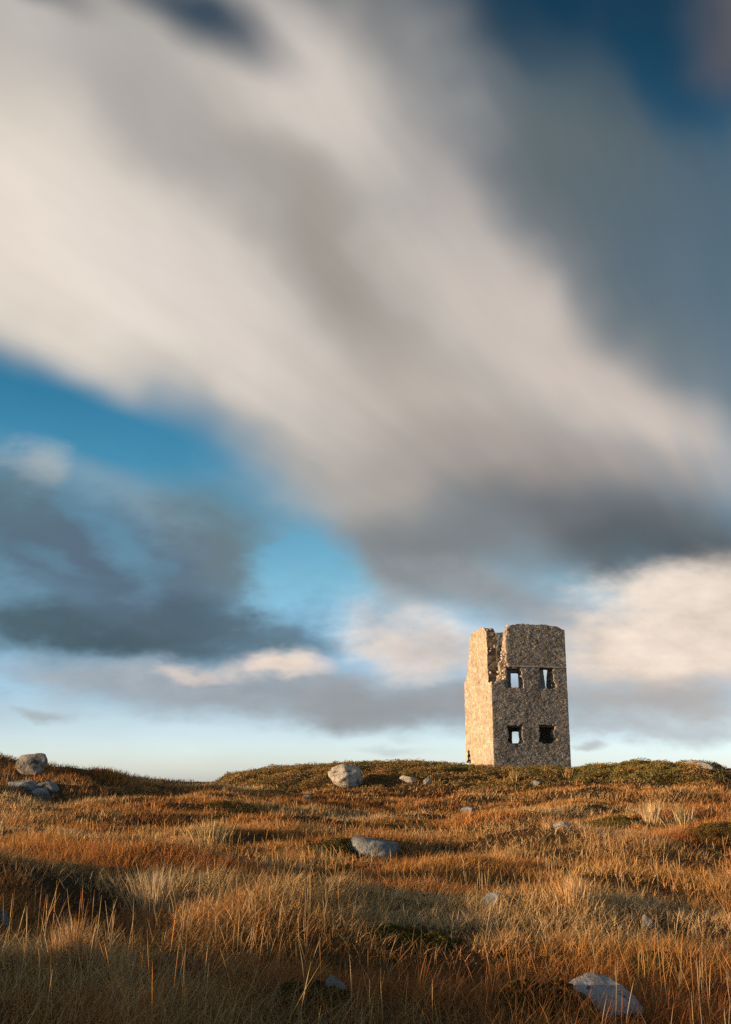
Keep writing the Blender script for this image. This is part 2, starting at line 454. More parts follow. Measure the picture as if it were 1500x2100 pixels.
M_GRANITE = mat_stone('granite_grey', [(0.3, (.12, .113, .105)), (0.5, (.235, .22, .20)), (0.72, (.38, .35, .32))], 2.6, 0.9, 0.08, lichen=((.07, .065, .045), 2.2, 0.55))
M_PALE = mat_stone('granite_pale', [(0.3, (.24, .22, .19)), (0.5, (.37, .34, .30)), (0.72, (.52, .48, .43))], 3.0, 0.9, 0.07, lichen=((.10, .09, .06), 2.4, 0.53))
M_BLUE = mat_stone('granite_blue_grey', [(0.3, (.10, .11, .115)), (0.5, (.20, .215, .225)), (0.72, (.35, .365, .375))], 5.0, 0.9, 0.04, lichen=((.09, .095, .085), 9.0, 0.54))
M_SLAB = mat_stone('granite_slab', [(0.3, (.22, .23, .24)), (0.5, (.36, .37, .38)), (0.72, (.52, .53, .54))], 7.0, 1.0, 0.03, lichen=((.14, .14, .12), 14.0, 0.55))
M_PINK = mat_stone('granite_pink', [(0.3, (.20, .14, .11)), (0.5, (.32, .235, .19)), (0.72, (.42, .34, .29))], 3.0, 0.7, 0.04)

# ------------------------------------------------------------------ ground
def build_ground():
    def axis(lo, hi, step, far, dense=None):
        a = list(np.arange(lo, hi + 1e-6, step))
        s = step; v = a[0]; pre = []
        while v > -far: s *= 1.45; v -= s; pre.append(v)
        s = step; v = a[-1]; post = []
        while v < far: s *= 1.45; v += s; post.append(v)
        return np.array(pre[::-1] + a + post)
    xs = axis(-32, 40, 0.32, 9000); ys = axis(-10, 90, 0.32, 9000)
    X, Y = np.meshgrid(xs, ys)
    Z = H(X, Y)
    V = np.stack([X, Y, Z], -1).reshape(-1, 3)
    nx, ny = len(xs), len(ys)
    i = (np.arange(ny - 1)[:, None] * nx + np.arange(nx - 1)[None]).ravel()
    q = np.stack([i, i + 1, i + 1 + nx, i + nx], 1)
    me = mesh_np('ground', V, q.ravel(), np.arange(len(q)) * 4, smooth_shade=True)
    tag(link('ground', me, M_GROUND), 'rolling peat moorland ground under dry grass and heather', 'moorland', kind='structure')
build_ground()

# ------------------------------------------------------------------ the ruined tower
TA = R(13.6)
E_ = np.array([math.cos(TA), math.sin(TA), 0]); B_ = np.array([-math.sin(TA), math.cos(TA), 0]); Z_ = np.array([0, 0, 1.0])
TW, TD, TT = 5.53, 5.60, 0.65

def inside(poly, x, y):
    c = np.zeros(x.shape, bool)
    n = len(poly)
    for i in range(n):
        x1, y1 = poly[i]; x2, y2 = poly[(i + 1) % n]
        if y1 == y2: continue
        k = ((y1 > y) != (y2 > y)) & (x < (x2 - x1) * (y - y1) / (y2 - y1) + x1)
        c ^= k
    return c
def roughen(poly, amp, step, seed, keep=None):
    """break the straight runs of an outline into ragged short ones"""
    rr = random.Random(seed); out = []
    n = len(poly)
    for i in range(n):
        a = np.array(poly[i], float); b = np.array(poly[(i + 1) % n], float)
        out.append(tuple(a))
        straight = keep and keep(a, b)
        if straight: continue
        l = np.linalg.norm(b - a); k = int(l / step)
        nrm = np.array([-(b - a)[1], (b - a)[0]]) / max(l, 1e-6)
        for j in range(1, k):
            out.append(tuple(a + (b - a) * j / k + nrm * rr.uniform(-amp, amp)))
    return out
def nearest_on(polys, p):
    best = None; bd = 1e9
    for poly in polys:
        P = np.array(poly); Q = np.roll(P, -1, 0)
        d = Q - P; t = np.clip(((p - P) * d).sum(1) / np.maximum((d * d).sum(1), 1e-9), 0, 1)
        c = P + d * t[:, None]; dd = ((c - p) ** 2).sum(1); k = dd.argmin()
        if dd[k] < bd: bd = dd[k]; best = c[k]
    return best, math.sqrt(bd)

def build_wall(outline, holes, origin, u, n, thick, mat, parent, cell=0.1, jag=0.02, label=None, side_mat=None):
    """a standing wall of a given outline with openings; u runs along it, n points into its thickness"""
    polys = [outline] + holes
    P = np.array(outline)
    u0, u1, h0, h1 = P[:, 0].min(), P[:, 0].max(), P[:, 1].min(), P[:, 1].max()
    nu = max(2, round((u1 - u0) / cell)); nh = max(2, round((h1 - h0) / cell))
    us = np.linspace(u0, u1, nu + 1); hs = np.linspace(h0, h1, nh + 1)
    cu, ch = np.meshgrid((us[:-1] + us[1:]) / 2, (hs[:-1] + hs[1:]) / 2, indexing='ij')
    ins = inside(outline, cu, ch)
    for hl in holes: ins &= ~inside(hl, cu, ch)
    pad = np.zeros((nu + 2, nh + 2), bool); pad[1:-1, 1:-1] = ins
    verts = []; idx = {}
    NL = 5
    lay = np.linspace(0, thick, NL)
    def vid(i, j, k):
        key = (i, j, k)
        if key in idx: return idx[key]
        p = np.array([us[i], hs[j]])
        cells = [pad[i, j], pad[i + 1, j], pad[i, j + 1], pad[i + 1, j + 1]]
        if not all(cells):
            c, dd = nearest_on(polys, p)
            if dd < cell * 1.1: p = c
        w = origin + u * p[0] + Z_ * p[1] + n * lay[k]
        nz = np.array(mnoise.noise_vector(Vector(w * 3.1))) * 0.035 + np.array(mnoise.noise_vector(Vector(w * 9.0))) * jag
        if k in (0,): nz = nz * 0.45
        idx[key] = len(verts); verts.append(w + nz)
        return idx[key]
    faces = []; sides = []
    for i in range(nu):
        for j in range(nh):
            if not ins[i, j]: continue
            faces.append((vid(i, j, 0), vid(i + 1, j, 0), vid(i + 1, j + 1, 0), vid(i, j + 1, 0)))
            K = NL - 1
            faces.append((vid(i, j, K), vid(i, j + 1, K), vid(i + 1, j + 1, K), vid(i + 1, j, K)))
            for di, dj, a, b in ((-1, 0, (i, j), (i, j + 1)), (1, 0, (i + 1, j + 1), (i + 1, j)), (0, -1, (i + 1, j), (i, j)), (0, 1, (i, j + 1), (i + 1, j + 1))):
                if not pad[i + 1 + di, j + 1 + dj]:
                    for k in range(K):
                        sides.append((vid(*a, k), vid(*b, k), vid(*b, k + 1), vid(*a, k + 1)))
    me = bpy.data.meshes.new('wall'); me.from_pydata([tuple(v) for v in verts], [], faces + sides); me.update()
    nf = len(faces)
    at = me.color_attributes.new('tint', 'FLOAT_COLOR', 'POINT'); at.data.foreach_set('color', np.tile(np.array([1, .95, .88, 1], np.float32), len(verts)))
    bm = bmesh.new(); bm.from_mesh(me); bmesh.ops.recalc_face_normals(bm, faces=bm.faces); bm.to_mesh(me); bm.free()
    o = link('wall', me, mat, parent)
    me.materials.append(side_mat or mat)
    me.polygons.foreach_set('material_index', np.array([0] * nf + [1] * len(sides), np.int32))
    if label: o['label'] = label
    return o

def clip_poly(poly, a, b, c):
    """keep the side a*x+b*y<=c"""
    out = []
    for i in range(len(poly)):
        p = poly[i]; q = poly[(i + 1) % len(poly)]
        dp = a * p[0] + b * p[1] - c; dq = a * q[0] + b * q[1] - c
        if dp <= 0: out.append(p)
        if dp * dq < 0:
            t = dp / (dp - dq); out.append((p[0] + (q[0] - p[0]) * t, p[1] + (q[1] - p[1]) * t))
    return out

def stone_cells(W, Ht, seed, rmin, rmax, asp=1.35):
    """irregular stones fitted together over a wall face"""
    rr = random.Random(seed); pts = []
    buckets = {}
    bs = rmax
    tries = int(W * Ht / (rmin * rmin) * 9)
    for k in range(tries):
        u = rr.uniform(-.2, W + .2); h = rr.uniform(-.2, Ht + .2)
        r = rmin + (rmax - rmin) * rr.random() ** 2.2 * max(0, 1 - k / tries * 1.1)
        key = (int(u / bs), int(h / bs)); ok = True
        for i in range(-2, 3):
            for j in range(-2, 3):
                for (x, y, r2) in buckets.get((key[0] + i, key[1] + j), ()):
                    if ((x - u) / asp) ** 2 + (y - h) ** 2 < (0.5 * (r + r2)) ** 2: ok = False; break
                if not ok: break
            if not ok: break
        if ok:
            buckets.setdefault(key, []).append((u, h, r)); pts.append((u, h, r))
    cells = []
    for (u, h, r) in pts:
        key = (int(u / bs), int(h / bs))
        poly = [(u - .6, h - .5), (u + .6, h - .5), (u + .6, h + .5), (u - .6, h + .5)]
        for i in range(-3, 4):
            for j in range(-3, 4):
                for (x, y, r2) in buckets.get((key[0] + i, key[1] + j), ()):
                    if x == u and y == h: continue
                    dx, dy = (x - u) / asp ** 2, (y - h)
                    mx_, my_ = u + (x - u) * (r / (r + r2)), h + (y - h) * (r / (r + r2))
                    poly = clip_poly(poly, dx, dy, dx * mx_ + dy * my_)
                    if not poly: break
        if len(poly) >= 3: cells.append(((u, h), poly))
    return cells

def stone_mesh(poly, depth, rr, joint, W=None):
    P = np.array(poly); c = P.mean(0)
    if W is not None:
        P[:, 0] = np.clip(P[:, 0], 0.0, W)
    d = P - c; l = np.maximum(np.linalg.norm(d, axis=1), 1e-6)[:, None]
    a = c + d * np.maximum(1 - joint / l, .3)
    n = len(P)
    tilt = (rr.uniform(-.25, .25), rr.uniform(-.25, .25))
    V = []
    for q in a: V.append((q[0], q[1], -0.035))
    a1 = c + (a - c) * 0.97
    for q in a1: V.append((q[0], q[1], depth * 0.55))
    a2 = c + (a - c) * rr.uniform(.62, .8)
    for q in a2:
        V.append((q[0] + rr.uniform(-.008, .008), q[1] + rr.uniform(-.008, .008), depth * (1 + tilt[0] * (q[0] - c[0]) / .2 + tilt[1] * (q[1] - c[1]) / .2)))
    F = []
    for k in range(n):
        m = (k + 1) % n
        F.append((k, m, n + m, n + k)); F.append((n + k, n + m, 2 * n + m, 2 * n + k))
    F.append(tuple(range(2 * n, 3 * n)))
    return V, F

def face_stones(wall, W, Ht, outline, holes, org, u, nout, mat, seed, rmin, rmax, dlo, dhi, joint, n_parts, tints, name='stone'):
    rr = random.Random(seed)
    cells = []
    for (c, poly) in stone_cells(W, Ht, seed, rmin, rmax):
        x = np.array([c[0]]); y = np.array([c[1]])
        if not inside(outline, x, y)[0] or any(inside(hl, x, y)[0] for hl in holes): continue
        poly = clip_poly(clip_poly(poly, -1, 0, 0.0), 1, 0, W)
        if len(poly) < 3: continue
        A = 0.5 * abs(sum(poly[i][0] * poly[(i + 1) % len(poly)][1] - poly[(i + 1) % len(poly)][0] * poly[i][1] for i in range(len(poly))))
        if A < 0.004: continue
        cells.append((A, poly))
    cells.sort(key=lambda t: -t[0])
    JV, JF, JC = [], [], []
    for k, (A, poly) in enumerate(cells):
        V, F = stone_mesh(poly, rr.uniform(dlo, dhi), rr, joint)
        t = np.array(rr.choice(tints)) * rr.uniform(.75, 1.2)
        W3 = [org + u * v[0] + Z_ * v[1] + nout * v[2] for v in V]
        if k < n_parts:
            me = bpy.data.meshes.new(name); me.from_pydata([tuple(v) for v in W3], [], F)
            at = me.color_attributes.new('tint', 'FLOAT_COLOR', 'POINT')
            at.data.foreach_set('color', np.tile(np.array([*t, 1], np.float32), len(V)))
            fix_normals(me); link(name, me, mat, wall)
        else:
            o = len(JV); JV += [tuple(v) for v in W3]; JF += [tuple(i + o for i in f) for f in F]; JC += [(*t, 1)] * len(V)
    me = bpy.data.meshes.new('small_stones'); me.from_pydata(JV, [], JF)
    at = me.color_attributes.new('tint', 'FLOAT_COLOR', 'POINT'); at.data.foreach_set('color', np.array(JC, np.float32).ravel())
    fix_normals(me)
    tag(link('small_stones', me, mat, wall), kind='stuff')
    print('stones', len(cells))
def fix_normals(me):
    bm = bmesh.new(); bm.from_mesh(me); bmesh.ops.recalc_face_normals(bm, faces=bm.faces); bm.to_mesh(me); bm.free(); me.update()

def lump(rr, s):
    """one broken building stone"""
    bm = bmesh.new(); bmesh.ops.create_icosphere(bm, subdivisions=1, radius=1)
    for v in bm.verts:
        c = v.co
        m = max(abs(c.x), abs(c.y), abs(c.z)); c *= (0.55 + 0.45 / m) * rr.uniform(.82, 1.12)
        c.x *= s[0]; c.y *= s[1]; c.z *= s[2]
    me = bpy.data.meshes.new('stone'); bm.to_mesh(me); bm.free()
    return me

def build_tower():
    T = bpy.data.objects.new('ruined_tower', None); COL.objects.link(T)
    tag(T, 'roofless ruined square stone tower with a broken corner, standing on the heather mound', 'tower')
    O = TOWER_O
    g0 = -0.7
    front = [(0, g0), (TW, g0), (TW, 9.26), (5.34, 9.27), (5.15, 9.40), (4.6, 9.5), (3.9, 9.56), (3.1, 9.56), (1.62, 9.5), (1.42, 9.28), (1.25, 9.12), (1.2, 8.75), (1.1, 8.35), (1.17, 7.6), (1.1, 7.1), (1.2, 6.62), (1.0, 6.3), (1.02, 5.85), (0.85, 5.6), (0.55, 5.5), (0.3, 5.42), (0, 5.46)]
    hUL = [(1.12, 6.56), (2.2, 6.54), (2.18, 5.9), (2.28, 5.5), (2.27, 5.2), (0.98, 5.21), (1.02, 5.6), (1.16, 5.9)]
    hUR = [(3.55, 6.61), (4.55, 6.6), (4.5, 5.9), (4.67, 5.34), (4.4, 5.19), (3.4, 5.2), (3.42, 5.5), (3.54, 5.8)]
    hLL = [(1.04, 2.64), (2.2, 2.66), (2.06, 2.36), (2.04, 1.95), (2.14, 1.6), (1.95, 1.5), (1.3, 1.46), (1.03, 1.72), (1.17, 2.12), (1.1, 2.4)]
    hLR = [(3.33, 2.66), (4.48, 2.68), (4.34, 2.25), (4.55, 1.84), (4.4, 1.58), (3.5, 1.5), (3.3, 1.77), (3.44, 2.16)]
    edge = lambda a, b: (a[1] <= g0 + .01 and b[1] <= g0 + .01) or (a[0] == b[0])
    grow = lambda h: [tuple(np.array(h).mean(0) + (np.array(q) - np.array(h).mean(0)) * 1.10) for q in h]
    hUL, hUR, hLL, hLR = map(grow, (hUL, hUR, hLL, hLR))
    front_r = roughen(front, .06, .16, 4, edge)
    holesF = [roughen(h, .06, .17, 30 + i) for i, h in enumerate([hUL, hUR, hLL, hLR])]
    wf = build_wall(front_r, holesF, O, E_, B_, TT, M_MORTAR, T, side_mat=M_CORE, label='shaded rubble wall with four broken window openings')
    left = [(0, g0), (4.45, g0), (4.5, .15), (4.62, .7), (4.85, 1.24), (5.2, 1.15), (5.35, .5), (5.6, .3), (5.6, 5.92), (5.3, 6.04), (4.9, 6.4), (4.64, 6.95), (4.5, 7.6), (4.12, 9.0), (3.68, 9.32), (2.8, 9.38), (1.9, 9.46), (1.1, 9.32), (.72, 9.0), (.66, 8.2), (.66, 5.5), (0, 5.46)]
    left_in = [(TT + .004, g0)] + [p for p in left[1:-1]] + [(TT + .004, 5.46)]
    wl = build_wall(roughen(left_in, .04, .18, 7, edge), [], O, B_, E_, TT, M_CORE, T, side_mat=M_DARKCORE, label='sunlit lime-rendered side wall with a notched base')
    back = [(.72, g0), (TW, g0), (TW, 8.9), (4.6, 9.2), (3.4, 9.66), (2.2, 9.64), (1.5, 9.6), (1.1, 9.3), (.8, 8.7), (.72, 6.3)]
    hb1 = [(3.37, 5.65), (4.2, 5.65), (4.2, 6.74), (3.37, 6.74)]
    hb3 = [(3.33, 1.68), (4.0, 1.66), (4.1, 1.9), (4.08, 2.53), (3.34, 2.52), (3.3, 2.0)]
    build_wall(roughen(back, .04, .2, 9, edge), [hb1, hb3], O + B_ * (TD), E_, -B_, TT, M_MORTAR, T)
    right = [(TT + .004, g0), (TD - TT - .004, g0), (TD - TT - .004, 8.9), (3.2, 9.0), (1.6, 9.1), (TT + .004, 9.1)]
    hr = [(2.12, 5.36), (3.66, 5.4), (3.78, 5.9), (3.86, 6.4), (4.02, 7.0), (3.9, 7.7), (2.6, 8.0), (1.9, 7.6), (1.72, 6.9), (1.95, 6.2), (2.02, 5.8)]
    build_wall(roughen(right, .04, .2, 12, edge), [roughen(hr, .05, .16, 13)], O + E_ * TW, B_, -E_, TT, M_MORTAR, T)
    # ragged inner leaf of the front wall left standing in the breach
    core = [(.62, 5.2), (1.3, 5.2), (1.35, 9.3), (1.24, 9.0), (1.12, 8.2), (1.1, 7.6), (1.0, 7.2), (.86, 6.95), (.7, 6.75), (.78, 6.5), (.84, 6.1), (.74, 5.8), (.5, 5.62), (.4, 5.45)]
    wc = build_wall(roughen(core, .09, .16, 15), [], O + B_ * .30, E_, B_, TT - .32, M_CORE, T, cell=.08, jag=.04, label='jagged broken end of the front wall in full sun')
    # stones of the two faces in view
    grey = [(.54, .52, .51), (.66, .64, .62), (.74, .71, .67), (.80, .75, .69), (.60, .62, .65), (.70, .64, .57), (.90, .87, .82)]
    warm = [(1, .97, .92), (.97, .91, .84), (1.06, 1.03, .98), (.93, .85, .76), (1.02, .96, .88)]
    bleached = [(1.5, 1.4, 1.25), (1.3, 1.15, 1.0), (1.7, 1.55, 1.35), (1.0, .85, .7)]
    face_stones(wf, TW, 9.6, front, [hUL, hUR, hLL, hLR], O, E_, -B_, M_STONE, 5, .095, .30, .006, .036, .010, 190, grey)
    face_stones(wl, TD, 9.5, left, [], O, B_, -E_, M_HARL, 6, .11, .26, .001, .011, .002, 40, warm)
    # loose stones along the broken corner, wall heads and the notch at the foot
    rr = random.Random(77)
    def chunks(pts, n, spread, size, nrm_depth, u, nn, tint, wall, mat):
        P = np.array(pts)
        for k in range(n):
            t = rr.random() * (len(P) - 1); i = int(t); q = P[i] + (P[i + 1] - P[i]) * (t - i)
            s = [rr.uniform(*size) for _ in range(3)]; s[2] *= .75
            me = lump(rr, s)
            w = O + u * (q[0] + rr.uniform(-spread, spread)) + Z_ * (q[1] + rr.uniform(-spread, spread)) + nn * rr.uniform(*nrm_depth)
            tt = np.array(rr.choice(tint)) * rr.uniform(.8, 1.15)
            at = me.color_attributes.new('tint', 'FLOAT_COLOR', 'POINT'); at.data.foreach_set('color', np.tile(np.array([*tt, 1], np.float32), len(me.vertices)))
            o = link('stone', me, mat, wall); o.location = tuple(w); o.rotation_euler = (rr.uniform(-.4, .4), rr.uniform(-.4, .4), TA + rr.uniform(-.5, .5))
    chunks([(.05, 5.45), (.5, 5.48), (.85, 5.62), (1.0, 5.9), (1.0, 6.3), (1.18, 6.65), (1.1, 7.1), (1.16, 7.7), (1.1, 8.35), (1.22, 8.8), (1.3, 9.15), (1.6, 9.5)], 34, .05, (.07, .16), (.08, .58), E_, B_, bleached, wf, M_STONE)
    chunks([(.45, 5.55), (.72, 5.9), (.78, 6.4), (.75, 6.8), (1.0, 7.3), (1.08, 8.2)], 22, .06, (.06, .13), (.32, .62), E_, B_, bleached, wc, M_STONE)
    chunks([(.62, 6.0), (.62, 7.5), (.64, 8.8), (.75, 9.1), (1.2, 9.36), (1.9, 9.48)], 12, .05, (.06, .12), (.10, .58), B_, E_, warm, wl, M_STONE)
    chunks([(4.5, .1), (4.7, .6), (5.0, 1.0), (5.3, .5), (5.0, .2)], 8, .08, (.08, .17), (.1, .4), B_, E_, grey, wl, M_STONE)
    chunks([(1.7, 9.52), (3.2, 9.57), (4.5, 9.5), (5.2, 9.36)], 7, .02, (.07, .13), (.08, .5), E_, B_, grey, wf, M_STONE)
    # flat lintels over the openings and the string course at the upper floor
    def slab(name, u0, u1, h0, h1, d0, d1, mat):
        bm = bmesh.new(); nseg = 8
        ring = []
        for k in range(nseg + 1):
            uu = u0 + (u1 - u0) * k / nseg; row = []
            for (hh, dd) in ((h0, d0), (h1, d0), (h1, d1), (h0, d1)):
                row.append(bm.verts.new(tuple(O + E_ * uu + Z_ * (hh + rr.uniform(-.012, .012)) + B_ * (dd + rr.uniform(-.008, .008)))))
            ring.append(row)
        for k in range(nseg):
            for j in range(4):
                bm.faces.new((ring[k][j], ring[k + 1][j], ring[k + 1][(j + 1) % 4], ring[k][(j + 1) % 4]))
        bm.faces.new(ring[0][::-1]); bm.faces.new(ring[-1])
        bmesh.ops.recalc_face_normals(bm, faces=bm.faces)
        me = bpy.data.meshes.new(name); bm.to_mesh(me); bm.free()
        return link(name, me, mat, wf)
    slab('lintel', 1.0, 2.3, 6.46, 6.60, .12, .60, M_TIMBER)
    slab('lintel', 3.45, 4.65, 6.5, 6.64, .12, .60, M_TIMBER)
    slab('lintel', .95, 2.3, 2.56, 2.70, .10, .60, M_TIMBER)
    slab('lintel', 3.25, 4.58, 2.58, 2.72, .10, .60, M_TIMBER)
    slab('string_course', 1.25, TW - .01, 6.60, 6.69, -.055, .1, M_MORTAR)
build_tower()

# ------------------------------------------------------------------ boulders and rocks
FOOT = []          # ground already taken: x, y, radius
ROCKS = []
def rock_mesh(seed, size, cuts=9, rough=0.11, flat=0.0, sub=4, face=(.50, .80)):
    rr = random.Random(seed)
    bm = bmesh.new(); bmesh.ops.create_icosphere(bm, subdivisions=sub, radius=1)
    planes = []
    for k in range(cuts):
        n = Vector((rr.gauss(0, 1), rr.gauss(0, 1), rr.gauss(0.15, .8))).normalized(); planes.append((n, rr.uniform(*face)))
    if flat: planes.append((Vector((rr.uniform(-.15, .15), rr.uniform(-.15, .15), 1)).normalized(), flat))
    off = Vector((seed * 3.7, seed * 1.3, 0))
    for v in bm.verts:
        c = v.co.copy()
        for n, dd in planes:
            k = c.dot(n) - dd
            if k > 0: c -= n * k * 0.93
        nn = v.co.normalized()
        c += nn * (mnoise.noise(c * 1.6 + off) * rough + mnoise.noise(c * 4.5 + off) * rough * .35 + mnoise.noise(c * 11 + off) * rough * .14)
        v.co = c
    lo = [min(v.co[i] for v in bm.verts) for i in range(3)]; hi = [max(v.co[i] for v in bm.verts) for i in range(3)]
    for v in bm.verts:
        v.co = Vector([((v.co[i] - lo[i]) / (hi[i] - lo[i]) * 2 - 1) * size[i] for i in range(3)])
    me = bpy.data.meshes.new('rock'); bm.to_mesh(me); bm.free()
    me.polygons.foreach_set('use_smooth', np.ones(len(me.polygons), bool))
    return me
def rock(name, px, py, wpx, hpx, mat, seed, label, group=None, yaw=0.0, lean=(0, 0), sink=0.3, deep=0.8, cat='rock', clear=0.5, **kw):
    p = on_ground(px, py)
    s = p[1] / 2130.0
    w, h = wpx * s * 0.5, hpx * s
    sz = h / (2 - 2 * sink) if sink < 0.9 else h
    me = rock_mesh(seed, (w, w * deep, sz), **kw)
    o = link(name, me, mat)
    o.location = (p[0], p[1] + w * deep * 0.5, p[2] + sz * (1 - 2 * sink))
    o.rotation_euler = (R(lean[0]), R(lean[1]), R(yaw))
    tag(o, label, cat, group, 'thing')
    FOOT.append((p[0], p[1] + w * deep * (0.5 - clear * .5), w * (0.95 + clear * .1), w * deep * (0.8 + clear * .5)))
    return o
rock('boulder', 59, 1588, 62, 42, M_GRANITE, 3, 'tall blocky grey boulder on the crest of the left ridge', 'loose boulders on the moor', yaw=20, sink=.12, deep=.9, cuts=14, face=(.5, .74), cat='boulder')
rock('boulder', 707, 1614, 72, 46, M_PALE, 27, 'rounded pale boulder with dark lichen on the slope left of the tower', 'loose boulders on the moor', yaw=-10, lean=(0, 14), sink=.10, deep=.9, cuts=12, face=(.55, .78), cat='boulder')
rock('rock_slab', 45, 1618, 62, 17, M_BLUE, 5, 'rearmost low slab of the outcrop below the left boulder', 'slabs of the left outcrop', sink=.35, cat='rock slab')
rock('rock_slab', 95, 1625, 64, 22, M_BLUE, 6, 'long smooth slab of the left outcrop, reaching farthest right', 'slabs of the left outcrop', sink=.35, lean=(0, 10), cat='rock slab')
rock('rock_slab', 80, 1634, 40, 19, M_BLUE, 7, 'small rounded slab in front of the long slab of the left outcrop', 'slabs of the left outcrop', sink=.35, lean=(0, 12), cat='rock slab')
rock('rock', 838, 1606, 38, 15, M_PALE, 8, 'larger of two whitish rocks in the heather right of the pale boulder', 'whitish rocks on the mound', sink=.25)
rock('rock', 877, 1607, 18, 15, M_PALE, 9, 'smaller of two whitish rocks in the heather right of the pale boulder', 'whitish rocks on the mound', sink=.25)
rock('rock', 764, 1756, 106, 34, M_BLUE, 10, 'long flat grey rock lying in dark grass in mid field', 'half-buried rocks in the grass', sink=.3, flat=.6, cuts=6, face=(.7, .92), lean=(10, 4), deep=.7, clear=1.0)
rock('rock', 1010, 1860, 42, 26, M_BLUE, 11, 'small blue-grey rock half hidden by stems right of centre', 'half-buried rocks in the grass', sink=.25, deep=.8)
rock('rock', 1245, 2084, 150, 42, M_SLAB, 34, 'large sloping pale grey rock in the shaded near right corner', 'half-buried rocks in the grass', sink=.3, flat=.5, cuts=8, face=(.6, .88), lean=(20, 9), deep=1.0, rough=.12, clear=1.0, sub=5)
rock('rock', 1330, 1910, 30, 30, M_GRANITE, 13, 'small dark rock in the grass above the near right rock', 'half-buried rocks in the grass', sink=.25)
rock('rock', 685, 2050, 50, 42, M_BLUE, 14, 'small bluish rock low in the shaded grass at bottom centre', 'half-buried rocks in the grass', sink=.25)
rock('rock', 966, 1667, 40, 13, M_BLUE, 15, 'thin grey rock edge in brown grass below the tower', 'half-buried rocks in the grass', sink=.3)
rock('rock', 1102, 1611, 26, 10, M_GRANITE, 16, 'tiny grey rock on the slope just under the tower front', 'half-buried rocks in the grass', sink=.3)
rock('rock', 628, 1643, 32, 12, M_GRANITE, 17, 'low grey rock in dark grass down left of the pale boulder', 'half-buried rocks in the grass', sink=.3)
rock('rock', 1155, 1702, 36, 16, M_PALE, 19, 'pale low rock under an overhang of grass below the tower', 'half-buried rocks in the grass', sink=.3)
rock('rock', 4, 1905, 30, 36, M_BLUE, 20, 'bluish rock cut off by the left picture edge', 'half-buried rocks in the grass', sink=.25)
rock('rock_slab', 1424, 1570, 38, 10, M_PINK, 21, 'thin pinkish slab on the skyline at far right', 'skyline slabs', sink=.2, flat=.5, cat='rock slab')
rock('rock_slab', 1455, 1580, 44, 15, M_GRANITE, 22, 'grey sloping slab at the right end of the mound skyline', 'skyline slabs', sink=.2, lean=(0, 22), cat='rock slab')

# the dark heather humps near the camera keep their own ground
for bx, by, bw in ((1120, 2072, 150), (850, 1938, 150), (640, 2055, 120), (700, 1745, 100)):
    q = on_ground(bx, by); FOOT.append((q[0], q[1], bw * q[1] / 2130 * .42, bw * q[1] / 2130 * .34))

# ------------------------------------------------------------------ grass
def blades(base, h, lean_a, lean, curl, width, yaw, color, nseg):
    """ribbon-like blades rising from base points"""
    n = len(base)
    t = np.linspace(0, 1, nseg + 1)
    wprof = np.where(t < 1, 1 - 0.75 * t, 0)
    dirv = np.stack([np.cos(lean_a), np.sin(lean_a)], 1)
    nv = 2 * nseg + 1
    V = np.empty((n, nv, 3), np.float32)
    sd_ = np.stack([np.cos(yaw), np.sin(yaw)], 1)
    for k in range(nseg + 1):
        tt = t[k]
        hor = (lean * tt + curl * tt * tt) * h
        up = h * (tt - 0.42 * (lean + curl) ** 2 * tt * tt) 
        c = np.empty((n, 3)); c[:, :2] = base[:, :2] + dirv * hor[:, None]; c[:, 2] = base[:, 2] + np.maximum(up, 0.02 * tt) 
        if k < nseg:
            o = sd_ * (width * wprof[k] * 0.5)[:, None]
            V[:, 2 * k, :] = c; V[:, 2 * k, :2] -= o
            V[:, 2 * k + 1, :] = c; V[:, 2 * k + 1, :2] += o
        else:
            V[:, 2 * k, :] = c
    patt = []; st = []; pos = 0
    for k in range(nseg - 1):
        patt += [2 * k, 2 * k + 1, 2 * k + 3, 2 * k + 2]; st.append(pos); pos += 4
    k = nseg - 1
    patt += [2 * k, 2 * k + 1, 2 * k + 2]; st.append(pos); pos += 3
    loops = (np.arange(n)[:, None] * nv + np.array(patt)[None]).ravel()
    starts = (np.arange(n)[:, None] * pos + np.array(st)[None]).ravel()
    cols = np.repeat(color, nv, axis=0)
    return V.reshape(-1, 3), loops, starts, cols
def join_sets(name, sets):
    V, Lp, S, C = [], [], [], []
    vo = lo = 0
    for v, l, s_, c in sets:
        V.append(v); Lp.append(l + vo); S.append(s_ + lo); C.append(c); vo += len(v); lo += len(l)
    return mesh_np(name, np.concatenate(V), np.concatenate(Lp), np.concatenate(S), np.concatenate(C))

PAL = dict(straw=(.58, .40, .185), pale=(.62, .48, .295), orange=(.53, .255, .075), rust=(.35, .127, .045), brown=(.165, .090, .041), olive=(.225, .185, .05), green=(.10, .125, .034), grey=(.27, .235, .18))
PK = {k: np.array(v) for k, v in PAL.items()}

